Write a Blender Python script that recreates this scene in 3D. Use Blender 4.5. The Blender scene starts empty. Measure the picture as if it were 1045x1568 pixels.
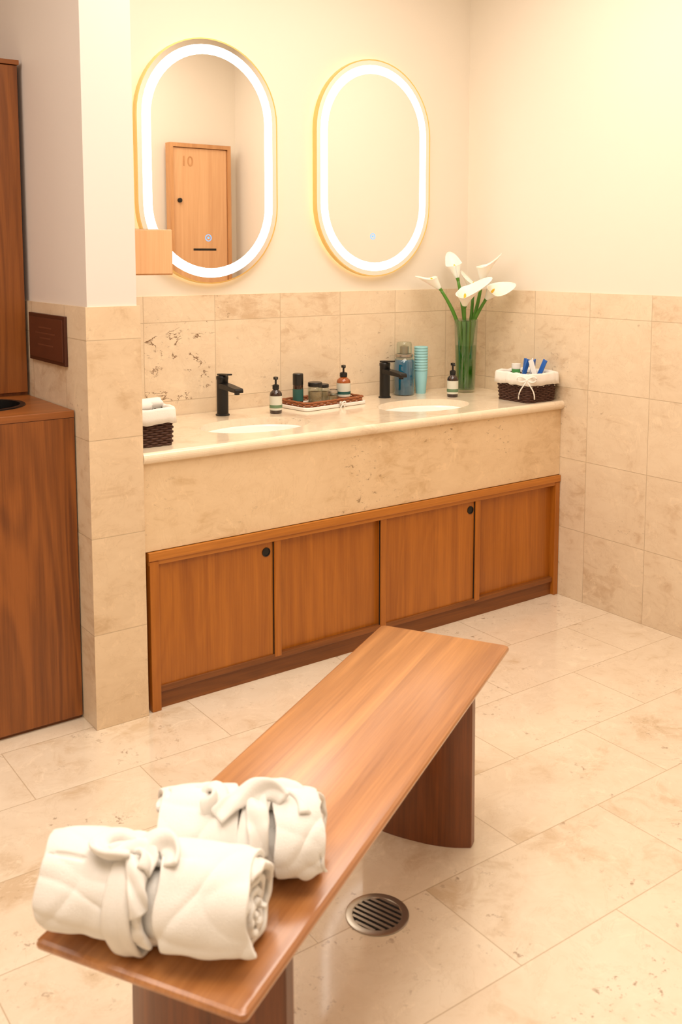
import bpy, bmesh, random
from math import *
from mathutils import Vector, Matrix, noise
random.seed(4)
S=bpy.context.scene
COL=bpy.context.collection
S.view_settings.view_transform='Standard'

# ------------------------------------------------------------------ helpers
def lin(c):
    return tuple(((v/255)/12.92 if v/255<=.04045 else ((v/255+.055)/1.055)**2.4) for v in c)+(1,)
class NT:
    def __init__(s,name):
        s.m=bpy.data.materials.new(name);s.m.use_nodes=True;s.t=s.m.node_tree
        s.b=s.t.nodes['Principled BSDF'];s.out=s.t.nodes['Material Output']
    def n(s,typ,**kw):
        x=s.t.nodes.new(typ)
        for k,v in kw.items(): setattr(x,k,v)
        return x
    def put(s,sock,v):
        if isinstance(v,bpy.types.NodeSocket): s.t.links.new(v,sock)
        else: sock.default_value=v
    def math(s,op,a,b=None,clamp=False):
        x=s.n('ShaderNodeMath',operation=op);x.use_clamp=clamp;s.put(x.inputs[0],a)
        if b is not None:s.put(x.inputs[1],b)
        return x.outputs[0]
    def mr(s,v,a,b,c=0.,d=1.):
        x=s.n('ShaderNodeMapRange');s.put(x.inputs[0],v)
        for i,q in enumerate((a,b,c,d)): s.put(x.inputs[i+1],q)
        return x.outputs[0]
    def mix(s,f,a,b,mode='MIX'):
        x=s.n('ShaderNodeMix',data_type='RGBA',blend_type=mode);s.put(x.inputs[0],f);s.put(x.inputs[6],a);s.put(x.inputs[7],b)
        return x.outputs[2]
    def noise(s,vec,scale,detail=4,rough=.55,dist=0.):
        x=s.n('ShaderNodeTexNoise');s.put(x.inputs['Vector'],vec);x.inputs['Scale'].default_value=scale
        x.inputs['Detail'].default_value=detail;x.inputs['Roughness'].default_value=rough;x.inputs['Distortion'].default_value=dist
        return x.outputs['Fac']
    def vmul(s,vec,v):
        x=s.n('ShaderNodeVectorMath',operation='MULTIPLY');s.put(x.inputs[0],vec);s.put(x.inputs[1],v);return x.outputs[0]
    def vadd(s,vec,v):
        x=s.n('ShaderNodeVectorMath',operation='ADD');s.put(x.inputs[0],vec);s.put(x.inputs[1],v);return x.outputs[0]
    def obj(s): return s.n('ShaderNodeTexCoord').outputs['Object']
    def ramp(s,f,pts):
        x=s.n('ShaderNodeValToRGB');s.put(x.inputs[0],f);e=x.color_ramp.elements
        while len(e)<len(pts): e.new(.5)
        for i,(p,c) in enumerate(pts): e[i].position=p;e[i].color=c
        return x.outputs[0]
    def bump(s,h,st=.2,d=.01):
        x=s.n('ShaderNodeBump');x.inputs['Strength'].default_value=st;x.inputs['Distance'].default_value=d
        s.put(x.inputs['Height'],h);s.put(s.b.inputs['Normal'],x.outputs[0])
def plain(name,c,rough=.5,metal=0.,var=.04,emit=None,es=0.,coat=0.,sub=0.,scale=20,bump=0.):
    k=NT(name);o=k.obj();f=k.noise(o,scale,3)
    a=lin(c);b=tuple(x*(1-var*3) for x in a[:3])+(1,)
    k.put(k.b.inputs['Base Color'],k.mix(f,a,b));k.b.inputs['Roughness'].default_value=rough;k.b.inputs['Metallic'].default_value=metal
    k.b.inputs['Coat Weight'].default_value=coat
    if emit: k.b.inputs['Emission Color'].default_value=lin(emit);k.b.inputs['Emission Strength'].default_value=es
    if sub: k.b.inputs['Subsurface Weight'].default_value=sub;k.b.inputs['Subsurface Scale'].default_value=.01
    if bump: k.bump(k.noise(o,scale*10,3),bump,.003)
    return k.m
def emis(name,c,st):
    k=NT(name);e=k.n('ShaderNodeEmission');e.inputs[0].default_value=lin(c);e.inputs[1].default_value=st
    k.t.links.new(e.outputs[0],k.out.inputs[0]);return k.m
def glass(name,c,refl=.12,rough=.02):
    k=NT(name);t=k.n('ShaderNodeBsdfTransparent');t.inputs[0].default_value=lin(c)
    g=k.n('ShaderNodeBsdfGlossy');g.inputs['Roughness'].default_value=rough
    lw=k.n('ShaderNodeLayerWeight');lw.inputs[0].default_value=.35
    f=k.math('ADD',k.math('MULTIPLY',lw.outputs['Facing'],.30),refl*.4,True)
    mx=k.n('ShaderNodeMixShader');k.put(mx.inputs[0],f);k.put(mx.inputs[1],t.outputs[0]);k.put(mx.inputs[2],g.outputs[0])
    k.t.links.new(mx.outputs[0],k.out.inputs[0]);return k.m
def travertine(name,axes,su,sv,ou,ov,light,dark,rough=.3,stagger=False,special=None,tiled=True,pit=.35,grout=(190,168,138),var=.10,pore=0.,coat=0.):
    k=NT(name);o=k.obj()
    if tiled:
        sp=k.n('ShaderNodeSeparateXYZ');k.put(sp.inputs[0],o)
        U=sp.outputs['XYZ'.index(axes[0])];V=sp.outputs['XYZ'.index(axes[1])]
        v=k.math('DIVIDE',k.math('SUBTRACT',V,ov),sv)
        u=k.math('DIVIDE',k.math('SUBTRACT',U,ou),su)
        cv=k.math('FLOOR',v)
        if stagger: u=k.math('ADD',u,k.math('MULTIPLY',k.math('FLOORED_MODULO',cv,2.),.5))
        cu=k.math('FLOOR',u);fu=k.math('FRACT',u);fv=k.math('FRACT',v)
        du=k.math('MULTIPLY',k.math('MINIMUM',fu,k.math('SUBTRACT',1.,fu)),su)
        dv=k.math('MULTIPLY',k.math('MINIMUM',fv,k.math('SUBTRACT',1.,fv)),sv)
        d=k.math('MINIMUM',du,dv);gm=k.mr(d,.0008,.0020,1.,0.)
        cb=k.n('ShaderNodeCombineXYZ');k.put(cb.inputs[0],cu);k.put(cb.inputs[1],cv);cb.inputs[2].default_value=ord(name[0])+len(name)
        wn=k.n('ShaderNodeTexWhiteNoise',noise_dimensions='3D');k.put(wn.inputs['Vector'],cb.outputs[0])
        p=k.vadd(o,k.vmul(wn.outputs['Color'],(7.,7.,7.)));rnd=wn.outputs['Value']
    else: p=o
    big=k.noise(p,3.2,6,.6,.6);mid=k.noise(k.vmul(p,(1.,1.,2.2)),11,6,.65,.8);fine=k.noise(p,70,3,.6)
    f=k.math('ADD',k.math('MULTIPLY',big,.55),k.math('MULTIPLY',mid,.45))
    if tiled: f=k.math('ADD',f,k.math('MULTIPLY',k.math('SUBTRACT',rnd,.5),var))
    L,D=lin(light),lin(dark);M=tuple((a*.75+b*.25) for a,b in zip(L,D))
    c=k.ramp(f,[(.35,D),(.45,M),(.58,L)])
    c=k.mix(k.math('MULTIPLY',k.mr(k.noise(p,9,8,.75,1.8),.56,.64),.5),c,tuple(min(1,x*1.12) for x in L[:3])+(1,))
    vn=k.math('ABSOLUTE',k.math('SUBTRACT',k.noise(p,6,8,.7,1.2),.5))
    c=k.mix(k.math('MULTIPLY',k.mr(vn,.0,.012,1.,0.),.28),c,tuple(x*.92 for x in D[:3])+(1,))
    pm=k.math('MULTIPLY',k.mr(k.noise(k.vmul(p,(1.,1.,1.6)),42,4,.7),.60,.66),k.mr(k.noise(p,4,3,.6),.54-pore,.66-pore))
    if special:
        a=k.math('COMPARE',cu,float(special[0]));a.node.inputs[2].default_value=.1
        b=k.math('COMPARE',cv,float(special[1]));b.node.inputs[2].default_value=.1
        sm=k.math('MULTIPLY',a,b)
        rdg=k.math('ABSOLUTE',k.math('SUBTRACT',k.noise(k.vmul(p,(1.,1.,1.5)),8,5,.65,.8),.5))
        hp=k.math('MULTIPLY',k.mr(rdg,.006,.016,1.,0.),k.mr(k.noise(p,15,3),.47,.53))
        pm=k.math('MAXIMUM',k.math('MULTIPLY',sm,k.math('MULTIPLY',hp,1.7)),pm)
    pf=k.math('MULTIPLY',pm,pit,True)
    c=k.mix(pf,c,lin((124,92,60)))
    if tiled: c=k.mix(k.math('MULTIPLY',gm,.75),c,lin(grout))
    k.put(k.b.inputs['Base Color'],c)
    r=k.math('ADD',k.math('MULTIPLY',mid,.12),rough-.06);r=k.math('ADD',r,k.math('MULTIPLY',pf,.4))
    k.put(k.b.inputs['Roughness'],r)
    k.b.inputs['Coat Weight'].default_value=coat;k.b.inputs['Coat Roughness'].default_value=.07
    h=k.math('SUBTRACT',k.math('MULTIPLY',fine,.05),k.math('MULTIPLY',pf,.8))
    if tiled: h=k.math('SUBTRACT',h,k.math('MULTIPLY',gm,.6))
    k.bump(h,.22,.003)
    return k.m
def wood(name,axis,light,dark,rough=.35,coat=.15,sc=1.,boards=None,figure=.5,cr=.2,cior=1.5):
    k=NT(name);o=k.obj();s=[30.*sc]*3;s['XYZ'.index(axis)]=.8*sc
    p=k.vmul(o,tuple(s))
    if boards:
        sp=k.n('ShaderNodeSeparateXYZ');k.put(sp.inputs[0],o)
        cell=k.math('FLOOR',k.math('DIVIDE',sp.outputs['XYZ'.index(boards[0])],boards[1]))
        wn=k.n('ShaderNodeTexWhiteNoise',noise_dimensions='1D');k.put(wn.inputs['W'],cell)
        p=k.vadd(p,k.vmul(wn.outputs['Color'],(9.,9.,9.)))
    a=k.noise(p,1.,4,.6,.5);b=k.noise(k.vmul(p,(4.,4.,4.)),1.6,4,.7,.2)
    s2=[5.]*3;s2['XYZ'.index(axis)]=.55;w=k.noise(k.vmul(o,tuple(s2)),1.,3,.5,.7)
    g=k.math('SINE',k.math('MULTIPLY',w,60.))
    f=k.math('ADD',k.math('MULTIPLY',a,.5),k.math('ADD',k.math('MULTIPLY',b,.3),k.math('ADD',k.math('MULTIPLY',w,.2),k.math('MULTIPLY',g,.06*figure))))
    if boards: f=k.math('ADD',f,k.math('MULTIPLY',k.math('SUBTRACT',wn.outputs['Value'],.5),.12))
    L,D=lin(light),lin(dark);M=tuple((x+y)/2 for x,y in zip(L,D))
    k.put(k.b.inputs['Base Color'],k.ramp(f,[(.34,D),(.5,M),(.64,L)]))
    k.b.inputs['Roughness'].default_value=rough;k.b.inputs['Coat Weight'].default_value=coat;k.b.inputs['Coat Roughness'].default_value=cr
    k.b.inputs['Coat IOR'].default_value=cior
    k.bump(b,.05,.002);return k.m

def mesh(name,V,F,mats,parent=None,smooth=False,loc=(0,0,0),rot=(0,0,0),fm=None,sub=0,solid=0,bev=0):
    me=bpy.data.meshes.new(name);me.from_pydata([tuple(v) for v in V],[],F);me.update()
    if not isinstance(mats,(list,tuple)): mats=[mats]
    for m in mats: me.materials.append(m)
    if fm:
        for p,i in zip(me.polygons,fm): p.material_index=i
    bm=bmesh.new();bm.from_mesh(me);bmesh.ops.recalc_face_normals(bm,faces=bm.faces);bm.to_mesh(me);bm.free()
    for p in me.polygons: p.use_smooth=smooth
    ob=bpy.data.objects.new(name,me);COL.objects.link(ob);ob.location=loc;ob.rotation_euler=rot
    if parent: ob.parent=parent
    if solid: q=ob.modifiers.new('s','SOLIDIFY');q.thickness=solid;q.offset=0
    if bev: q=ob.modifiers.new('b','BEVEL');q.width=bev;q.segments=3;q.limit_method='ANGLE'
    if sub: q=ob.modifiers.new('u','SUBSURF');q.levels=sub;q.render_levels=sub
    return ob
def box(name,x,y,z,mat,parent=None,bev=0.,**k):
    V=[(a,b,c) for a in x for b in y for c in z]
    F=[(0,1,3,2),(4,6,7,5),(0,4,5,1),(2,3,7,6),(0,2,6,4),(1,5,7,3)]
    ob=mesh(name,V,F,mat,parent,**k)
    if bev:
        bm=bmesh.new();bm.from_mesh(ob.data);bmesh.ops.bevel(bm,geom=bm.edges[:],offset=bev,segments=2,affect='EDGES',profile=.5);bm.to_mesh(ob.data);bm.free()
        for p in ob.data.polygons:p.use_smooth=False
    return ob
def empty(name,loc=(0,0,0),rz=0.):
    e=bpy.data.objects.new(name,None);COL.objects.link(e);e.location=loc;e.rotation_euler=(0,0,rz);e.empty_display_size=.05;return e
def lathe(name,prof,mat,parent=None,n=32,loc=(0,0,0),rot=(0,0,0),sx=1.,sy=1.,smooth=True,caps=True):
    V=[];F=[]
    for r,z in prof:
        for i in range(n): a=2*pi*i/n;V.append((r*cos(a)*sx,r*sin(a)*sy,z))
    for j in range(len(prof)-1):
        for i in range(n): F.append((j*n+i,j*n+(i+1)%n,(j+1)*n+(i+1)%n,(j+1)*n+i))
    if caps:
        if prof[0][0]>1e-4: F.append(tuple(range(n)))
        if prof[-1][0]>1e-4: F.append(tuple((len(prof)-1)*n+i for i in range(n)))
    ob=mesh(name,V,F,mat,parent,smooth,loc,rot)
    for p in ob.data.polygons:
        if len(p.vertices)>4:p.use_smooth=False
    if smooth:
        q=ob.modifiers.new('e','EDGE_SPLIT');q.split_angle=radians(38)
    return ob
def tubegeo(P,R,n=8,flat=1.,closed=False):
    P=[Vector(p) for p in P];V=[];F=[];up=Vector((0,0,1));m=len(P)
    for i,p in enumerate(P):
        if closed: t=P[(i+1)%m]-P[i-1]
        else: t=P[min(i+1,m-1)]-P[max(i-1,0)]
        t.normalize();u=up-t*up.dot(t)
        if u.length<.15: u=Vector((1,0,0))-t*t.x
        u.normalize();w=t.cross(u);r=R[i] if isinstance(R,(list,tuple)) else R
        for k in range(n):
            a=2*pi*k/n;V.append(p+u*(r*cos(a))+w*(r*sin(a)*flat))
    for i in range(m if closed else m-1):
        for k in range(n): 
            j=(i+1)%m;F.append((i*n+k,i*n+(k+1)%n,j*n+(k+1)%n,j*n+k))
    if not closed: F+= [tuple(range(n)),tuple((m-1)*n+k for k in range(n))]
    return V,F
def tube(name,P,R,mat,parent=None,n=8,flat=1.,closed=False,**k):
    V,F=tubegeo(P,R,n,flat,closed);return mesh(name,V,F,mat,parent,True,**k)
def merge(parts):
    V=[];F=[]
    for v,f in parts:
        o=len(V);V+=list(v);F+=[tuple(i+o for i in q) for q in f]
    return V,F
def bez(p,n=14):
    p=[Vector(q) for q in p];o=[]
    for i in range(n+1):
        t=i/n;q=p[:]
        while len(q)>1: q=[a.lerp(b,t) for a,b in zip(q,q[1:])]
        o.append(q[0])
    return o

# ------------------------------------------------------------------ materials
M_wall=plain('cream_wall_paint',(237,228,213),.7,var=.005,scale=3)
M_wallp=plain('pillar_wall_paint',(232,223,216),.7,var=.005,scale=3)
TL,TD=(235,216,188),(210,183,150)
T=.3025
M_txz=travertine('travertine_tile_back','XZ',T,T,-.44,0.,TL,TD,.35,special=(-4,3),pit=.6)
M_tpx=travertine('travertine_tile_pillar','XZ',T,T,-2.16,0.,(231,207,174),(206,177,140),.4,pit=.4)
M_tyz=travertine('travertine_tile_side','YZ',T,T,-.695,0.,TL,TD,.35,pit=.4)
M_fl=travertine('travertine_floor','XY',.605,T,-1.79,-.84,(238,223,200),(214,191,160),.15,stagger=True,pit=.65,pore=.04,coat=.6)
M_slab=travertine('travertine_counter_slab','XY',1,1,0,0,(243,226,200),(224,201,170),.18,tiled=False,pit=.6,coat=.3)
M_apron=travertine('travertine_apron','XY',1,1,0,0,(235,209,172),(213,182,140),.32,tiled=False,pit=.7,pore=.03)
WL,WD=(186,113,32),(148,82,16)
M_wz=wood('teak_vertical','Z',WL,WD,figure=.4);M_wx=wood('teak_horizontal','X',(204,131,48),(162,95,26),figure=.3)
M_wdz=wood('dark_teak_vertical','Z',(152,88,34),(104,54,16),.4,.1,figure=1.2);M_wdx=wood('dark_teak_top','X',(170,102,46),(124,70,28),.4,.1)
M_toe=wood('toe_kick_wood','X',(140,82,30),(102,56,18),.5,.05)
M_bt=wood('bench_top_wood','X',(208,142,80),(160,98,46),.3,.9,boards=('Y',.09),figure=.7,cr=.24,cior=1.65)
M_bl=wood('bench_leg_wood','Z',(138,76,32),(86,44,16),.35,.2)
M_lk=wood('locker_wood','Z',(230,182,134),(214,162,114),.45,.05)
M_lkf=wood('locker_frame_wood','Z',(212,158,106),(184,128,78),.45,.05)
M_black=plain('matte_black_metal',(30,29,28),.38,.3,var=.02)
M_dark=plain('dark_void',(10,9,8),.7)
M_gold=plain('brushed_gold',(238,208,134),.3,.75,var=.03)
M_chrome=plain('chrome',(215,212,205),.14,1.)
M_steel=plain('brushed_steel',(184,178,168),.3,.9)
M_mirror=plain('mirror_silver',(246,244,240),.01,1.,var=0.)
M_led=emis('led_band',(255,247,236),5.)
M_back=emis('led_backlight',(255,232,200),7.5)
M_icon=emis('touch_icon_led',(110,170,255),2.)
M_porc=plain('white_porcelain',(250,248,244),.12,coat=.4,var=.0)
M_cloth=plain('white_terry_cloth',(248,244,238),.95,var=.01,scale=60,bump=.5)
M_linen=plain('white_linen',(244,240,232),.9,var=.02,scale=40,bump=.3)
M_wick=plain('dark_wicker',(86,50,34),.55,var=.2,scale=90)
M_wickl=plain('honey_wicker',(176,104,58),.55,var=.18,scale=90)
M_amber=plain('amber_glass',(44,22,12),.1,coat=.6,var=.02)
M_amber2=plain('bright_amber_glass',(160,80,24),.1,coat=.6,var=.03)
M_lab=plain('paper_label',(222,222,206),.7)
M_labg=plain('green_label_band',(110,140,104),.7)
M_labt=plain('teal_label',(40,92,84),.6)
M_plast=plain('black_plastic',(22,21,21),.3)
M_liq=plain('blue_mouthwash',(18,104,146),.08,coat=.8)
M_glass=glass('clear_glass',(240,246,242),.15)
M_aqua=plain('aqua_paper_cup',(156,212,218),.6)
M_stem=plain('lily_stem_green',(88,148,46),.4,var=.12,scale=30)
M_petal=plain('lily_white_petal',(255,252,240),.5,var=.005,sub=.3)
M_spad=plain('lily_spadix_yellow',(244,200,60),.7)
M_water=glass('vase_water',(205,236,180),.02)
M_plq=plain('bronze_plaque',(104,58,40),.4,.3,var=.08);M_plqf=plain('plaque_frame',(82,44,30),.4,.3);M_plqt=plain('plaque_lettering',(124,76,56),.4,.3)
M_ceil=plain('ceiling_paint',(238,230,220),.8,var=.0)

# ------------------------------------------------------------------ room
ZC=2.85; YB=.05; XQ,XP,YP=-2.1118,-1.938,-.5686; ZT=1.31; YN=.32
def tilebox(name,x,y,z,xm,ym,parent=None,top=None):
    ob=box(name,x,y,z,[ym,xm],parent)
    for p in ob.data.polygons: p.material_index=1 if abs(p.normal.x)>.5 else 0
    return ob
floor=box('floor',(-4.7,.3),(-5.3,.5),(-.1,0),M_fl)
box('ceiling',(-4.7,.3),(-5.3,.5),(ZC,ZC+.1),M_ceil)
wb=empty('wall_back')
box('paint',(XP-.02,.3),(YB,YB+.2),(ZT,ZC),M_wall,wb)
tilebox('tile',(XP-.02,.3),(YB-.008,YB+.2),(0,ZT),M_tyz,M_txz,wb)
wr=empty('wall_right')
box('paint',(0,.3),(-2.4,YB),(ZT,ZC),M_wall,wr)
tilebox('tile',(-.008,.3),(-2.16,YB-.008),(0,ZT),M_tyz,M_txz,wr)
wp=empty('wall_pillar')
box('paint',(XQ+.008,XP-.008),(YP+.008,YN),(ZT,ZC),M_wallp,wp)
tilebox('tile',(XQ,XP),(YP,YN),(0,ZT),M_tyz,M_tpx,wp)
box('wall_alcove',(-4.7,XQ+.01),(YN,YN+.15),(0,ZC),M_wall)
box('wall_left',(-4.8,-4.6),(-5.3,.45),(0,ZC),M_wall)
box('wall_rear',(-4.7,-.8),(-5.3,-5.15),(0,ZC),M_wall)
box('wall_rear_return',(-.9,.0),(-2.4,-2.19),(0,ZC),M_wall)
box('wall_rear_side',(-.9,-.75),(-5.2,-2.4),(0,ZC),M_wall)

# ------------------------------------------------------------------ vanity
van=empty('double_sink_vanity')
CF=-.573; CT=.85; TH=.036
prof=[(YB-.01,CT),(CF+.012,CT)]+[(CF+.014-.014*sin(a)-.0, CT-.018+.018*cos(a)) for a in [pi*i/10 for i in range(1,10)]]+[(CF+.014,CT-TH),(YB-.01,CT-TH)]
V=[];F=[];n=len(prof)
for x in (XP+.001,-.009):
    for y,z in prof: V.append((x,y,z))
for i in range(n): F.append((i,(i+1)%n,n+(i+1)%n,n+i))
F+=[tuple(range(n)),tuple(range(n,2*n))]
ctr=mesh('counter_slab',V,F,M_slab,van)
sinks=[(-1.38,-.315),(-.575,-.315)];SA,SB=.215,.15
cuts=[]
for sx,sy in sinks:
    c=lathe('cut',[(1,-.1),(1,.1)],M_slab,None,64,(sx,sy,CT),sx=SA,sy=SB,smooth=False);cuts.append(c)
    b=ctr.modifiers.new('b','BOOLEAN');b.object=c;b.operation='DIFFERENCE';b.solver='EXACT'
bpy.context.view_layer.update()
dg=bpy.context.evaluated_depsgraph_get();nm=bpy.data.meshes.new_from_object(ctr.evaluated_get(dg));ctr.modifiers.clear();ctr.data=nm
for c in cuts: bpy.data.objects.remove(c)
for i,(sx,sy) in enumerate(sinks):
    pr=[(.998,.006),(.97,.008),(.955,.004)]+[(.95*cos(a)**.55 if a<pi/2-.01 else .02,-.001-.114*sin(a)) for a in [pi/2*j/12 for j in range(0,13)]]
    lathe('basin_%d'%(i+1),pr,M_porc,van,64,(sx,sy,CT-TH),sx=SA,sy=SB,caps=False)
    lathe('basin_drain_%d'%(i+1),[(.024,0),(.024,.004),(.018,.006),(.0,.006)],M_chrome,van,24,(sx,sy,CT-TH-.1145))
    lathe('overflow_%d'%(i+1),[(.009,0),(.009,.002),(0,.002)],M_chrome,van,16,(sx,sy+SB*.86,CT-TH-.045),rot=(radians(70),0,0))
YC=-.553
box('stone_apron',(XP+.001,-.009),(YC,YC+.03),(.53,CT-TH),M_apron,van)
XL=-1.92;XR=-.010
box('top_rail',(XL-.004,XR),(YC-.010,YC+.05),(.499,.5275),M_wx,van,.002)
box('top_rail_lip',(XL-.002,XR),(YC-.003,YC+.04),(.484,.499),M_wx,van,.001)
box('left_stile',(XL,XL+.032),(YC-.006,YC+.05),(0,.497),M_wz,van,.002)
box('right_stile',(XR-.026,XR),(YC-.006,YC+.05),(0,.497),M_wz,van,.002)
div=[-1.434,-.966,-.481]
xs=[XL+.03]+div+[XR-.024]
for i in range(4):
    fr=.010 if i%2==0 else .022
    box('sliding_door_%d'%(i+1),(xs[i]-.012 if i else xs[i],xs[i+1]+.006),(YC+fr,YC+fr+.009),(.078,.49),M_wz,van)
for i,x in enumerate(div):
    w=.017
    box('door_stile_%d'%(i+1),(x-w,x+w*.6),(YC+.000 ,YC+.03),(.068,.486),M_wz,van,.003)
    box('door_reveal_%d'%(i+1),(x+w*.6,x+w*.6+.004),(YC+.012,YC+.021),(.075,.488),M_dark,van)
    box('door_reveal_b%d'%(i+1),(x-w-.0025,x-w),(YC+.006,YC+.0095),(.075,.488),M_dark,van)
for i,x in enumerate((div[0]-.046,div[2]-.040)):
    lathe('finger_pull_%d'%(i+1),[(.016,0),(.016,.003),(.013,.0035),(.0125,.001),(0,.001)],M_black,van,28,(x,YC+.010,.448),rot=(radians(90),0,0))
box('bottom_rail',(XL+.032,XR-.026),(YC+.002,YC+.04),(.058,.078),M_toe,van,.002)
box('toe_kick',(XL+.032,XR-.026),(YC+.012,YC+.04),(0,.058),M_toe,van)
box('carcass',(XL+.01,XR-.005),(YC+.045,YB-.01),(0.002,.52),M_toe,van)

# ------------------------------------------------------------------ faucets
def faucet(x,y):
    e=empty('black_faucet',(x,y,CT))
    lathe('body',[(.027,0),(.027,.004),(.0225,.007),(.0225,.138),(.0235,.14),(.0235,.150),(.0215,.153),(0,.153)],M_black,e,36)
    V=[];F=[]
    secs=[(0,.116,.021,.011),(-.05,.114,.0195,.010),(-.125,.108,.0185,.008),(-.132,.105,.017,.006)]
    for yy,z,w,h in secs: V+=[(-w,yy,z-h),(w,yy,z-h),(w,yy,z+h),(-w,yy,z+h)]
    for i in range(3):
        for k in range(4): F.append((i*4+k,i*4+(k+1)%4,(i+1)*4+(k+1)%4,(i+1)*4+k))
    F+=[(0,1,2,3),(12,13,14,15)]
    mesh('spout',V,F,M_black,e,bev=.003)
    lathe('aerator',[(.010,0),(.010,.010),(0,.010)],M_black,e,20,(0,-.112,.092))
    box('lever',(-.011,.011),(-.070,.012),(.155,.161),M_black,e,.002,rot=(radians(-4),0,0))
    lathe('lever_pivot',[(.014,.150),(.014,.157),(0,.157)],M_black,e,24)
faucet(-1.372,-.055);faucet(-.570,-.05)

# ------------------------------------------------------------------ mirrors
def stad(w,h,n=28):
    r=w/2;o=[]
    for i in range(n+1): a=pi*i/n;o.append((r*cos(a),h/2-r+r*sin(a)))
    for i in range(n+1): a=pi+pi*i/n;o.append((r*cos(a),-h/2+r+r*sin(a)))
    return o
def ring(name,i0,i1,y,mat,e,W,H):
    a=stad(W-2*i0,H-2*i0);b=stad(W-2*i1,H-2*i1);n=len(a)
    V=[(x,y,z) for x,z in a]+[(x,y,z) for x,z in b];F=[(i,(i+1)%n,n+(i+1)%n,n+i) for i in range(n)]
    return mesh(name,V,F,mat,e)
def side(name,ins,y0,y1,mat,e,W,H,cap=False):
    a=stad(W-2*ins,H-2*ins);n=len(a);V=[(x,y0,z) for x,z in a]+[(x,y1,z) for x,z in a]
    F=[(i,(i+1)%n,n+(i+1)%n,n+i) for i in range(n)]
    if cap:F+=[tuple(range(n)),tuple(range(n,2*n))]
    return mesh(name,V,F,mat,e,smooth=False)
def mirror(cx,cz,W,H):
    e=empty('oval_led_mirror',(cx,YB,cz))
    side('gold_frame_side',0,-.038,-.014,M_gold,e,W,H)
    ring('gold_frame_front',0,.005,-.038,M_gold,e,W,H)
    ring('back_plate',0,.05,-.014,M_gold,e,W,H)
    side('backlight',.03,-.013,-.002,M_back,e,W,H,True)
    ring('mirror_edge',.005,.024,-.0375,M_mirror,e,W,H)
    ring('led_light_band',.024,.060,-.0376,M_led,e,W,H)
    a=stad(W-.12,H-.12);mesh('mirror_glass',[(x,-.0375,z) for x,z in a],[tuple(range(len(a)))],M_mirror,e)
    lathe('touch_icon',[(.011,0),(.013,0),(.013,.001),(.011,.001),(.011,0)],M_icon,e,28,(-.012,-.038,-.285),rot=(radians(90),0,0),caps=False)
    lathe('touch_dot',[(.004,0),(.004,.001),(0,.001)],M_icon,e,16,(-.012,-.038,-.285),rot=(radians(90),0,0))
mirror(-1.375,1.815,.605,.922);mirror(-.578,1.830,.617,.915)

# ------------------------------------------------------------------ left wood cabinets
lc=empty('towel_return_cabinet')
x0,x1,yf,zt=-3.1,XQ-.004,-.462,.99
HX,HY=-2.325,-.215
box('body',(x0,x1),(yf+.004,YN-.005),(0.02,zt-.03),M_wdz,lc)
box('front_panel',(x0,x1),(yf,yf+.02),(.012,zt-.023),M_wdz,lc,.001)
box('plinth',(x0,x1),(yf+.012,yf+.03),(0,.014),M_toe,lc)
top=box('top_panel',(x0,x1),(yf-.002,YN-.005),(zt-.022,zt),M_wdx,lc,.002)
c=lathe('cut',[(.13,-.1),(.13,.1)],M_wdx,None,56,(HX,HY,zt),smooth=False)
bd=box('cut2',(-3.09,x1-.02),(yf+.03,YN-.03),(.4,zt+.01),M_dark,None)
b=top.modifiers.new('b','BOOLEAN');b.object=c;b.solver='EXACT'
body=[o for o in lc.children if o.name.startswith('body')][0]
b2=body.modifiers.new('b','BOOLEAN');b2.object=bd;b2.solver='EXACT'
bpy.context.view_layer.update();dg=bpy.context.evaluated_depsgraph_get()
for o in (top,body):
    nm=bpy.data.meshes.new_from_object(o.evaluated_get(dg));o.modifiers.clear();o.data=nm
bpy.data.objects.remove(c);bpy.data.objects.remove(bd)
lathe('chute_ring',[(.118,-.25),(.118,.004),(.134,.004),(.134,.0)],M_black,lc,56,(HX,HY,zt),caps=False)
tc=empty('tall_wood_cabinet')
box('body',(-3.1,XQ-.006),(-.036,YN-.006),(zt,2.084),M_wdz,tc)
box('door',(-3.09,XQ-.010),(-.052,-.036),(zt+.012,2.082),M_wdz,tc,.001)
box('cornice',(-3.1,XQ-.004),(-.056,YN-.006),(2.085,2.10),M_wdx,tc,.001)
pq=empty('wall_plaque',(XQ,-.25,1.197))
box('frame',(-.010,0),(-.165,.165),(-.078,.078),M_plqf,pq,.002)
box('plate',(-.013,-.009),(-.152,.152),(-.066,.066),M_plq,pq,.001)
for i,(z,w) in enumerate(((.034,.06),(.016,.09),(.000,.05),(-.022,.07))):
    box('lettering_%d'%i,(-.0140,-.0125),(-w,w),(z-.0022,z+.0022),M_plqt,pq)
pd=empty('paper_towel_box',(0,0,0))
box('shell',(XP+.0005,-1.722),(-.36,-.24),(1.398,1.548),M_lkf,pd,.003)
box('top_slot',(-1.90,-1.76),(-.33,-.27),(1.548,1.5495),M_dark,pd)
box('front_face',(XP+.012,-1.726),(-.364,-.359),(1.402,1.544),M_lk,pd,.001)

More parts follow.
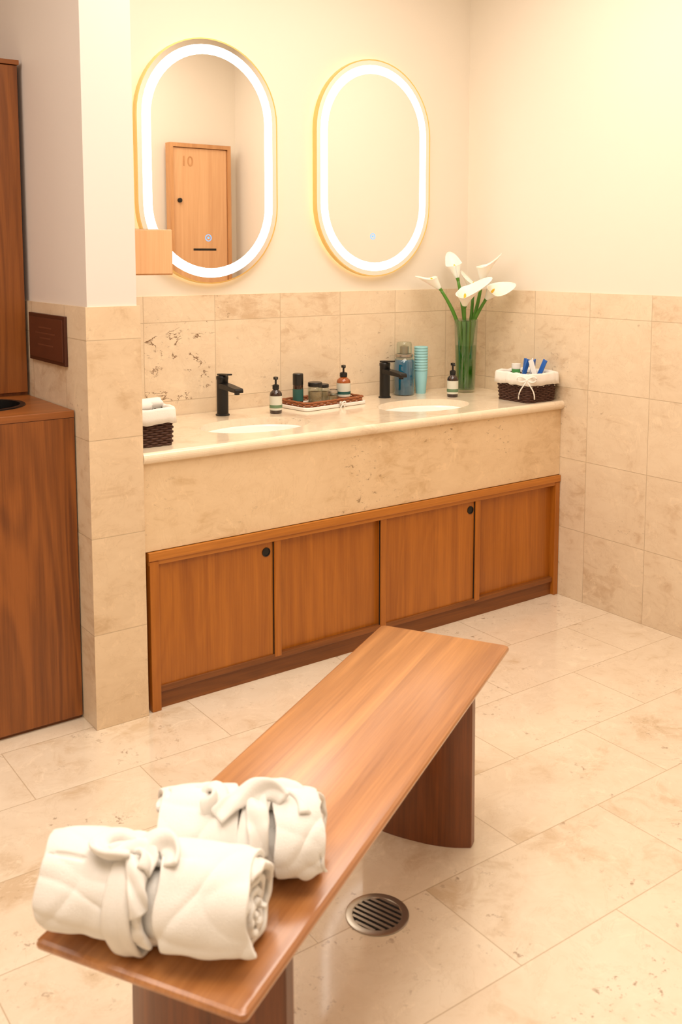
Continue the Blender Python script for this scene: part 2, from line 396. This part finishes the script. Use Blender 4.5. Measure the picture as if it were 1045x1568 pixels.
# ------------------------------------------------------------------ locker (seen in the mirror)
lk=empty('wooden_locker')
lx0,lx1,ly,lb=-.505,-.085,-2.10,-2.16
box('side_left',(lx0,lx0+.022),(lb,ly),(0,2.145),M_lkf,lk)
box('side_right',(lx1-.022,lx1),(lb,ly),(0,2.145),M_lkf,lk)
box('head',(lx0+.022,lx1-.022),(lb,ly),(2.121,2.145),M_lkf,lk)
box('base',(lx0+.022,lx1-.022),(lb,ly-.01),(0,.08),M_lkf,lk)
box('door',(lx0+.025,lx1-.025),(lb,ly-.012),(.085,2.118),M_lk,lk,.002)
box('slot',(-.35,-.19),(ly-.012,ly-.0115),(1.495,1.508),M_dark,lk)
lathe('lock',[(.014,0),(.014,.012),(.010,.014),(0,.014)],M_black,lk,24,(lx0+.065,ly-.012,1.80),rot=(radians(-90),0,0))
cu=bpy.data.curves.new('number','FONT');cu.body='01';cu.size=.085;cu.extrude=.001;cu.align_x='CENTER'
nb=bpy.data.objects.new('number',cu);COL.objects.link(nb);nb.parent=lk;nb.location=(lx0+.12,ly-.011,2.01);nb.rotation_euler=(radians(90),0,pi);cu.materials.append(M_lkf)

# ------------------------------------------------------------------ bottles and counter goods
def pump_bottle(x,y,z=CT,h=.145,r=.024,glassm=M_amber,lab=M_lab,band=M_labg,rz=0,name='pump_bottle'):
    e=empty(name,(x,y,z),rz);b=h*.60
    lathe('glass_body',[(r*.9,0),(r,.004),(r,b-.012),(r*.9,b-.004),(r*.55,b+.004),(r*.42,b+.008),(r*.42,b+.014)],glassm,e,36)
    lathe('label',[(r+.0006,b*.16),(r+.0006,b*.80)],lab,e,36,caps=False)
    lathe('label_band',[(r+.001,b*.26),(r+.001,b*.40)],band,e,36,caps=False)
    lathe('collar',[(r*.55,b+.008),(r*.55,b+.024),(r*.3,b+.027),(.004,b+.028),(.004,h-.012),(.0095,h-.012),(.0095,h-.002),(0,h)],M_plast,e,24)
    tube('nozzle',[(0,0,h-.006),(0,-.018,h-.005),(0,-.032,h-.009)],[.006,.005,.0035],M_plast,e,10)
pump_bottle(-1.18,-.135,rz=-.5);pump_bottle(-.315,-.205,h=.15,rz=-.5)
def rrect(w,d,r=.02,n=5):
    o=[]
    for cx,cy,a0 in ((w/2-r,d/2-r,0),(-w/2+r,d/2-r,pi/2),(-w/2+r,-d/2+r,pi),(w/2-r,-d/2+r,3*pi/2)):
        for i in range(n+1): a=a0+pi/2*i/n;o.append((cx+r*cos(a),cy+r*sin(a)))
    return o
def resample(pts,step):
    P=[Vector((a,b,0)) for a,b in pts];P.append(P[0]);L=[0]
    for a,b in zip(P,P[1:]):L.append(L[-1]+(b-a).length)
    N=int(L[-1]/step);N+=N%2;out=[];j=0
    for i in range(N):
        s=L[-1]*i/N
        while L[j+1]<s:j+=1
        t=(s-L[j])/(L[j+1]-L[j]+1e-9);out.append(P[j].lerp(P[j+1],t))
    return out
def basket(name,x,y,w,d,h,rz,mat,liner=True,drop=.035,flare=.9,step=.006,rr=.0042):
    e=empty(name,(x,y,CT),rz)
    rows=int(h/(rr*1.75));parts=[]
    base=resample(rrect(w,d,.018),step);N=len(base)
    for k in range(rows):
        z=rr+(h-2*rr)*k/(rows-1);s=flare+(1-flare)*z/h;P=[]
        for i,p in enumerate(base):
            q=p*s;t=(base[(i+1)%N]-base[i-1]).normalized();nrm=Vector((t.y,-t.x,0))
            off=.0028*sin(2*pi*i/6+pi*(k%2));P.append((q.x+nrm.x*off,q.y+nrm.y*off,z))
        parts.append(tubegeo(P,rr,6,1.,True))
    for i in range(0,N,3):
        p=base[i];parts.append(tubegeo([(p.x*flare,p.y*flare,0.001),(p.x,p.y,h)],.0028,5))
    V,F=merge(parts);mesh('woven_wall',V,F,mat,e,True)
    bo=[(p.x*flare*.98,p.y*flare*.98,.004) for p in base];mesh('bottom',bo,[tuple(range(N))],mat,e)
    if liner:
        V=[];F=[];lev=[(-.004,-.05),(-.004,0),(.000,.008),(.006,.009),(.0095,.002),(.011,-drop*.5),(.0125,-drop)]
        for li,(o,z) in enumerate(lev):
            for i,p in enumerate(base):
                t=(base[(i+1)%N]-base[i-1]).normalized();nrm=Vector((t.y,-t.x,0))
                wv=noise.noise(Vector((p.x*45,p.y*45,li*.35)))*.0035
                zz=h+z+ (wv*1.2 if li==6 else 0)+ (noise.noise(Vector((p.x*30,p.y*30,9)))*.004)
                q=p+nrm*(o+abs(wv)*(1 if li>3 else .3));V.append((q.x,q.y,zz))
        for j in range(len(lev)-1):
            for i in range(N):F.append((j*N+i,j*N+(i+1)%N,(j+1)*N+(i+1)%N,(j+1)*N+i))
        mesh('linen_liner',V,F,M_linen,e,True,solid=.002)
        mesh('liner_base',[(p.x*.93,p.y*.93,h-.045) for p in base],[tuple(range(N))],M_linen,e)
    return e
def bow(e,x,y,z,rz,s=1.):
    g=bpy.data.objects.new('ribbon_bow',None);COL.objects.link(g);g.parent=e;g.location=(x,y,z);g.rotation_euler=(0,0,rz)
    for sx in (-1,1):
        tube('loop',bez([(0,0,0),(sx*.030*s,-.008,.030*s),(sx*.045*s,-.008,-.002),(sx*.020*s,-.006,-.014*s),(0,0,0)],14),.0028,M_linen,g,6,1.6)
        tube('tail',bez([(0,-.002,0),(sx*.008*s,-.008,-.018*s),(sx*.026*s,-.004,-.030*s),(sx*.024*s,-.004,-.058*s)],10),.0026,M_linen,g,6,1.6)
    lathe('knot',[(0,-.005),(.005,-.003),(.006,0),(.005,.003),(0,.005)],M_linen,g,12,(0,-.003,0))
TX,TY,TR=-.915,-.075,radians(7)
tr=basket('wicker_tray',TX,TY,.315,.165,.035,TR,M_wickl,False,flare=.96)
V=[(a,b,z) for z in (.001,.014) for a,b in rrect(.335,.183,.02)];n=len(V)//2
mesh('linen_skirt',V,[(i,(i+1)%n,n+(i+1)%n,n+i) for i in range(n)]+[tuple(range(n)),tuple(range(n,2*n))],M_linen,tr,bev=.003)
bow(tr,.02,-.094,.018,0,.5)
TZ=CT+.0145
e=empty('shampoo_bottle',(-1.030,-.065,TZ))
lathe('body',[(.020,0),(.021,.003),(.021,.075),(.020,.078)],M_amber,e,32);lathe('cap',[(.021,.078),(.0215,.080),(.0215,.122),(.019,.125),(0,.125)],M_plast,e,32)
lathe('label',[(.0216,.014),(.0216,.062)],M_labt,e,32,caps=False)
def jar(x,y,r,h,fill,name='glass_jar'):
    e=empty(name,(x,y,TZ))
    lathe('glass',[(r*.92,0),(r,.004),(r,h*.72),(r*.85,h*.80)],M_glass,e,32,caps=False)
    lathe('contents',[(r*.88,.002),(r*.9,.006),(r*.9,h*.55),(0,h*.57)],fill,e,28)
    lathe('lid',[(r*.9,h*.80),(r*.98,h*.81),(r*.98,h*.97),(r*.9,h),(0,h)],M_plast if name=='glass_jar' else M_steel,e,32)
M_cot=plain('cotton_filling',(190,160,120),.9,var=.2,scale=160)
jar(-.967,-.095,.030,.088,M_cot)
jar(-.893,-.115,.021,.050,M_cot,'small_jar')
jar(-.895,-.050,.024,.070,M_cot)
jar(-.850,-.060,.017,.045,M_amber,'glass_jar')
pump_bottle(-.800,-.062,TZ,.145,.029,M_amber2,M_lab,M_labt,-.5)
e=empty('soap_dish',(-.845,-.118,TZ));lathe('dish',[(.020,0),(.022,.012),(.018,.018),(0,.018)],M_amber2,e,24)
e=empty('wrapped_soap',(-1.020,-.125,TZ),.4);box('bar',(-.024,.024),(-.014,.014),(0,.014),M_amber,e,.004)
e=empty('mouthwash_decanter',(-.445,-.03,CT))
lathe('glass',[(.044,0),(.046,.004),(.046,.150),(.040,.160),(.036,.165),(.036,.176)],M_glass,e,40,caps=False)
lathe('mouthwash',[(.042,.003),(.044,.006),(.044,.150),(.039,.158),(0,.158)],M_liq,e,36)
lathe('neck_ring',[(.037,.168),(.039,.170),(.039,.180),(.037,.182)],M_steel,e,36)
lathe('stopper',[(.030,.182),(.034,.186),(.034,.226),(.030,.234),(0,.236)],M_glass,e,36)
lathe('stopper_core',[(.020,.183),(.020,.215),(0,.22)],M_steel,e,24)
e=empty('paper_cup_stack',(-.352,-.035,CT))
lathe('cups',[(.022,0),(.030,.098)]+[(.0315 if k%2 else .029,.100+.0062*k) for k in range(18)]+[(.029,.21),(.025,.21)],M_aqua,e,36)
RB=basket('wicker_basket',-.115,-.452,.180,.190,.115,0,M_wick,True,.040)
bow(RB,-.094,-.090,.098,radians(-50),1.35)
M_tubeb=plain('blue_sachet',(50,110,200),.4);M_tubew=plain('white_tube',(238,238,236),.35);M_gr=plain('green_cap',(70,150,80),.4)
for i,(a,b,m,tz,ry) in enumerate(((.00,.01,M_tubeb,.060,.25),(.03,-.01,M_tubeb,.062,-.2),(.045,.02,M_tubew,.058,.3),(.02,.035,M_tubeb,.065,.05),(.055,-.03,M_tubeb,.055,-.35),(.01,-.03,M_tubew,.055,.35))):
    box('sachet_%d'%i,(-.011,.011),(-.003,.003),(-.04,.050),m,RB,.002,loc=(a,b,.124),rot=(.15,ry,.4*i))
lathe('tube',[(.018,.07),(.018,.135),(.019,.136),(.019,.156),(0,.158)],M_tubew,RB,24,(-.045,.02,0))
lathe('tube_band',[(.0184,.118),(.0184,.134)],M_gr,RB,24,(-.045,.02,0),caps=False)
LB=basket('wicker_basket',-1.861,-.40,.140,.180,.115,0,M_wick,True,.040,.95)
def softroll(name,L,r,parent,loc,rot,seed=0,turns=2.5,mat=M_cloth,flat=.8,amp=.004,th=.006,na=22,nt=90,inner=.15,pinch=(),zmin=None):
    V=[];F=[]
    for i in range(nt+1):
        t=i/nt;th_=2*pi*turns*t;rad=r*(inner+(1-inner)*t)
        for j in range(na+1):
            s=j/na-.5
            Le=L*(1-.09*(1+noise.noise(Vector((t*6,seed,0))))+.06*noise.noise(Vector((cos(th_)*1.6,sin(th_)*1.6,seed+t))))
            x=s*L
            q=Vector((x*20+cos(th_)*1.3+seed,cos(th_)*.8,sin(th_)*.8+seed*.3))
            fold_=1-abs(noise.noise(q))*2.6;fold_=max(0,fold_)**1.3
            q2=Vector((x*7-cos(th_)*1.6+seed*3,sin(th_)*1.6,seed+cos(th_)*1.6))
            fold2=max(0,1-abs(noise.noise(q2))*3.6)**1.2
            soft=noise.noise(Vector((x*8+seed,cos(th_)*1.2,sin(th_)*1.2)))
            fine=noise.noise(Vector((x*60+seed,cos(th_)*3,sin(th_)*3)))
            end=1-.16*(abs(s)*2)**5
            rr=rad*end+amp*(soft*1.4-.5*fold_-.35*fold2+.15*fine)*(.3+.7*t)
            for ps,pw,pdp in pinch:
                g=exp(-((x-ps)/pw)**2);g2=exp(-((x-ps)/(pw*3.2))**2)
                rr-=pdp*g*t; rr+=.6*pdp*g2*t*noise.noise(Vector((th_*2.4,seed,s*4)))
            z=rr*sin(th_)*flat
            if zmin is not None: z=max(z,zmin+.002*t)
            V.append((s*Le+.012*noise.noise(Vector((t*9,seed+3,s))),rr*cos(th_),z))
    for i in range(nt):
        for j in range(na): a=i*(na+1)+j;F.append((a,a+1,a+na+2,a+na+1))
    return mesh(name,V,F,mat,parent,True,loc,rot,solid=th,sub=1)
for i,(dx,dy,dz,rz) in enumerate(((-.028,-.03,.127,.3),(.022,.0,.130,.1),(-.01,.05,.137,1.2))):
    softroll('hand_towel_%d'%i,.10,.027,LB,(dx,dy,dz),(0,0,rz),i*3.1,amp=.002,th=.004,na=10,nt=50,turns=2)

# ------------------------------------------------------------------ vase of calla lilies
vs=empty('calla_lily_vase',(-.165,-.125,CT))
lathe('glass_vase',[(0,.004),(.040,.004),(.044,.010),(.047,.15),(.053,.33),(.051,.33),(.045,.15),(.041,.014),(0,.012)],M_glass,vs,48,caps=False)
lathe('water',[(.0405,.014),(.044,.15),(.0455,.21),(0,.21)],M_water,vs,40)
R_=Vector((.81,-.586,0));Fv=Vector((.586,.81,0))
def calla(base,tip,d,s=1.,openf=1.,seed=0,vis=0):
    d=Vector(d).normalized();tip=Vector(tip);b=Vector(base)
    P=bez([b,b+Vector((0,0,.18)),tip-d*.16-Vector((0,0,.03)),tip],18)
    tube('stem',P,[.0085]*15+[.008,.0075,.007,.0065],M_stem,vs,10)
    q=Vector((0,0,1)).rotation_difference(d).to_matrix().to_4x4();mt=Matrix.Translation(tip)@q@Matrix.Rotation(vis,4,'Z')
    V=[];F=[];nu,nv=30,14
    for j in range(nv+1):
        v=j/nv
        for i in range(nu+1):
            a=-pi+2*pi*i/nu*1.0
            fl=v**2.2*openf
            r=(.006+.021*v**.7+.030*fl*(.55+.45*cos(a)))*s
            z=(.085*v+.040*max(0,cos(a))**2.5*v**2.5-.030*v**2*(1-cos(a))/2 - .012*fl*(1-abs(cos(a))))*s
            aa=a*(1.0+.06*(1-v)) ; tw=.003*sin(3*a+seed)*v*s
            V.append(mt@Vector(((r+tw)*cos(aa)+ (.030*s*fl*max(0,cos(a))**3),(r+tw)*sin(aa),z)))
    for j in range(nv):
        for i in range(nu): k=j*(nu+1)+i;F.append((k,k+1,k+nu+2,k+nu+1))
    mesh('spathe',V,F,M_petal,vs,True,solid=.0012)
    lathe('throat',[(.0068,-.012),(.0078*s,0),(.010*s,.010)],M_stem,vs,16,caps=False).matrix_local=mt
    sp=lathe('spadix',[(.003,.01),(.0055,.03),(.0055,.058),(.002,.066),(0,.067)],M_spad,vs,12);sp.matrix_local=mt
def cp(r,f,z): v=R_*r+Fv*f;return (v.x,v.y,z)
calla(cp(-.005,.0,.02),cp(-.120,-.02,.465),cp(-.7,-.1,.8),.95,.35,1,2.5)
calla(cp(.008,.01,.02),cp(-.038,.02,.51),cp(-.25,.1,1),1.05,.5,2,1.)
calla(cp(.015,-.01,.02),cp(-.014,-.05,.39),cp(-.05,-.55,1),1.25,1.1,3,-.9)
calla(cp(-.02,.01,.02),cp(.065,-.02,.50),cp(.12,-.2,1),1.1,.6,4,-.9)
calla(cp(-.012,-.015,.02),cp(.080,-.05,.42),cp(.5,-.5,.75),1.0,.9,5,-.3)
calla(cp(.0,.02,.02),cp(.030,.015,.43),cp(.05,.1,1),.95,.7,6,2.)
for i in range(11):
    a=i*.62;tube('stalk_%d'%i,bez([(.026*cos(a),.026*sin(a),.018),(.014*cos(a+1),.014*sin(a+1),.15),(.036*cos(a+.6),.036*sin(a+.6),.32)],10),.0095,M_stem,vs,8)

# ------------------------------------------------------------------ floor drain
dr=empty('floor_drain',(-1.935,-1.75,0),radians(18))
lathe('rim',[(.071,0),(.071,.0025),(.068,.0035),(.056,.0035),(.054,.0015),(.054,0)],M_steel,dr,64,caps=False)
lathe('well',[(.055,.0006),(0,.0006)],M_dark,dr,48,caps=False)
for i in range(8):
    x=-.049+.014*i;L=sqrt(max(0,.0555**2-x**2))
    if L>.01: box('bar_%d'%i,(x-.0035,x+.0035),(-L,L),(.0008,.0032),M_steel,dr)

# ------------------------------------------------------------------ bench
BR=radians(29.8);bn=empty('wooden_bench',(-2.083,-1.803,0),BR)
BL,BW,BH=1.385,.362,.45
secs=[(-.035,BH-.040),(-.006,BH-.018),(-.0005,BH-.012),(0,BH-.008),(-.002,BH-.003),(-.007,BH)]
V=[];F=[];n=None
for o,z in secs:
    pts=rrect(BL+2*o,BW+2*o,.010,4);n=len(pts);V+=[(a,b,z) for a,b in pts]
for j in range(len(secs)-1):
    for i in range(n):F.append((j*n+i,j*n+(i+1)%n,(j+1)*n+(i+1)%n,(j+1)*n+i))
F+=[tuple(range(n)),tuple((len(secs)-1)*n+i for i in range(n))]
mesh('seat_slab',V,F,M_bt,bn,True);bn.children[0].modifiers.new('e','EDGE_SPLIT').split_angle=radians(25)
def leg(name,xc,sgn):
    V=[];F=[];pts=[];hw=.144
    for i in range(17):
        t=-1+2*i/16;pts.append((.030*(1-abs(t)**2.6)+.012,t*hw))
    for i in range(17):
        t=1-2*i/16;pts.append((-.030*(1-abs(t)**2.6)-.012,t*hw))
    n=len(pts)
    for z,s in ((0,1.),(.004,1.02),(BH-.03,1.)):
        V+=[(xc+sgn*a*s,b*s,z) for a,b in pts]
    for j in range(2):
        for i in range(n):F.append((j*n+i,j*n+(i+1)%n,(j+1)*n+(i+1)%n,(j+1)*n+i))
    F+=[tuple(range(n)),tuple(range(2*n,3*n))]
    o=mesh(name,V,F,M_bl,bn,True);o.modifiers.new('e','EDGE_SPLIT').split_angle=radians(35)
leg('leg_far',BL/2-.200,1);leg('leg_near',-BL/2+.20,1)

# ------------------------------------------------------------------ rolled bathrobes
def robe(name,loc,rz,L,R,seed,flaps,sx,loops):
    e=empty(name,loc,rz);fl=.86;zc=R*fl*.93;zmin=-zc+.006
    softroll('rolled_cloth',L,R,e,(0,0,zc+.001),(0,0,0),seed,3.3,M_cloth,fl,.011,.011,90,230,.10,pinch=((sx*L,.022,.006),),zmin=zmin)
    def wrap(nm,s0,s1,a0,a1,off,sd,amp=.0055,th=.009):
        V=[];F=[];ns,na=44,60
        for i in range(na+1):
            u=i/na
            for j in range(ns+1):
                v=j/ns
                s=s0+(s1-s0)*v+ .018*noise.noise(Vector((u*3,sd,0)))*(1 if v>.9 or v<.1 else .6)+.045*(u-.5)
                a=a0+(a1-a0)*u+.20*noise.noise(Vector((v*2.8,sd+4,0)))*(1 if u>.5 else .5)
                q=Vector((s*20+a*.7+sd,cos(a)*.8,sin(a)*.8));fo=max(0,1-abs(noise.noise(q))*2.6)**1.3
                f2=max(0,1-abs(noise.noise(Vector((s*8-a*.8+sd,cos(a)*1.5,sin(a)*1.5))))*3.6)**1.2
                g=exp(-((s-sx*L)/.022)**2)
                r=R*(1-.14*(abs(s)/L*2)**5)+off+amp*(noise.noise(Vector((s*9+sd,cos(a)*1.4,sin(a)*1.4)))*1.6-.7*fo-.5*f2)-.006*g
                V.append((s,r*cos(a),zc+.001+max(zmin,r*sin(a)*fl)))
        for i in range(na):
            for j in range(ns):k=i*(ns+1)+j;F.append((k,k+1,k+ns+2,k+ns+1))
        return mesh(nm,V,F,M_cloth,e,True,solid=th,sub=1)
    for k,(s0,s1,a0,a1,off) in enumerate(flaps):
        wrap('folded_layer_%d'%k,s0*L,s1*L,radians(a0),radians(a1),off,seed+k*2.7)
    V=[];F=[];N=64
    for j in range(8):
        for i in range(N):
            a=2*pi*i/N;r=R+.010+.004*noise.noise(Vector((cos(a)*2,sin(a)*2,seed)))-.003*abs(j/7-.5)*2-.0035*exp(-((j/7-.55-.1*sin(2*a))/.10)**2)
            V.append((sx*L+.004+(j/7-.5)*.044+.012*sin(a+seed),r*cos(a),zc+max(zmin+.002,r*sin(a)*fl)))
    for j in range(7):
        for i in range(N):F.append((j*N+i,j*N+(i+1)%N,(j+1)*N+(i+1)%N,(j+1)*N+i))
    mesh('sash',V,F,M_cloth,e,True,solid=.007,sub=1)
    top=Vector((sx*L,-R*.30,zc+R*fl*.95+.008))
    def ribbon(nm,P,w,th=.008,tw=0.):
        P=bez(P,22);V=[];F=[];m=len(P)
        for i,p in enumerate(P):
            t=(P[min(i+1,m-1)]-P[max(i-1,0)]).normalized()
            up=Vector((0,-.35,1));sd=t.cross(up).normalized();nn=sd.cross(t)
            an=tw*i/m;sd=sd*cos(an)+nn*sin(an);nn=sd.cross(t)
            for k in range(6):
                f=(k/5-.5)*w*(1+.2*noise.noise(p*30));V.append(p+sd*f+nn*(.005*cos(k*1.3+i*.4))+Vector((0,0,.004*noise.noise(p*45+Vector((seed,0,0))))))
        for i in range(m-1):
            for k in range(5):a=i*6+k;F.append((a,a+1,a+7,a+6))
        mesh(nm,V,F,M_cloth,e,True,solid=th,sub=1)
    for k,(pts,w,tw) in enumerate(loops):
        ribbon('sash_fold_%d'%k,[top+Vector(p) for p in pts],w,tw=tw)
    return e
ux,uy=cos(BR),sin(BR)
def bp(a,b,z=BH): return (-2.083+a*ux-b*uy,-1.803+a*uy+b*ux,z)
LA=[([(-.02,.02,-.004),(-.055,.035,.018),(-.080,-.01,.014),(-.045,-.035,.004),(-.005,-.01,.008)],.032,1.1),
    ([(-.01,-.01,.0),(.02,.035,.026),(.060,.030,.014),(.055,-.015,.0)],.034,-1.0),
    ([(-.035,-.012,.004),(-.005,.020,.022),(.030,.008,.012),(.025,-.030,-.004)],.030,.9),
    ([(.0,.0,.004),(.012,-.035,.010),(.022,-.055,-.022),(.030,-.058,-.050)],.028,.3)]
LB_=[([(-.10,.02,-.012),(-.085,.045,.018),(-.045,.020,.026),(-.050,-.030,.008),(-.085,-.02,-.002)],.034,1.2),
    ([(-.06,-.035,-.006),(-.02,-.01,.028),(.020,.025,.024),(.045,-.005,.002)],.034,-1.3),
    ([(-.005,.045,-.006),(.03,.050,.016),(.075,.030,.008),(.085,-.02,-.012)],.034,.7),
    ([(.0,.0,.006),(.006,-.035,.010),(.008,-.056,-.022),(.010,-.060,-.060)],.034,.15)]
robe('folded_bathrobe',bp(-.603,.024),BR-radians(90)+radians(12),.358,.078,2.3,
     [(-.47,.00,35,205,.006),(.06,.44,0,200,.006)],-.05,LA)
robe('folded_bathrobe',bp(-.418,-.016,BH+.001),BR-radians(90)+radians(24),.280,.076,7.7,
     [(-.46,.00,25,215,.006),(.18,.46,-5,200,.007)],.10,LB_)

# ------------------------------------------------------------------ lights
def area(name,loc,sx,sy,p,c,rot=(0,0,0)):
    l=bpy.data.lights.new(name,'AREA');l.shape='RECTANGLE';l.size=sx;l.size_y=sy;l.energy=p;l.color=c
    o=bpy.data.objects.new(name,l);COL.objects.link(o);o.location=loc;o.rotation_euler=rot;return o
WC=(1.,.89,.775)
area('ceiling_light_vanity',(-1.25,-1.2,ZC-.02),1.6,1.3,35,WC)
area('ceiling_light_room',(-2.6,-2.6,ZC-.02),1.6,1.4,42,WC)
area('ceiling_light_entry',(-3.4,-1.0,ZC-.02),1.0,1.0,17,(1.,.92,.85))
w=bpy.data.worlds.new('w');S.world=w;w.use_nodes=True;w.node_tree.nodes['Background'].inputs[0].default_value=(1,.9,.78,1);w.node_tree.nodes['Background'].inputs[1].default_value=.3

# ------------------------------------------------------------------ camera
cam=bpy.data.cameras.new('camera');cam.sensor_fit='VERTICAL';cam.sensor_height=36;cam.sensor_width=24
cam.lens=1504.3/1568*36;cam.shift_y=-(784-553.57)/1568
cam.dof.use_dof=True;cam.dof.focus_distance=3.9;cam.dof.aperture_fstop=5.6
co=bpy.data.objects.new('camera',cam);COL.objects.link(co);co.location=(-3.2002,-3.3603,1.4602)
co.rotation_euler=(radians(90-6.12),0,radians(-35.897));S.camera=co
cam.clip_start=.05
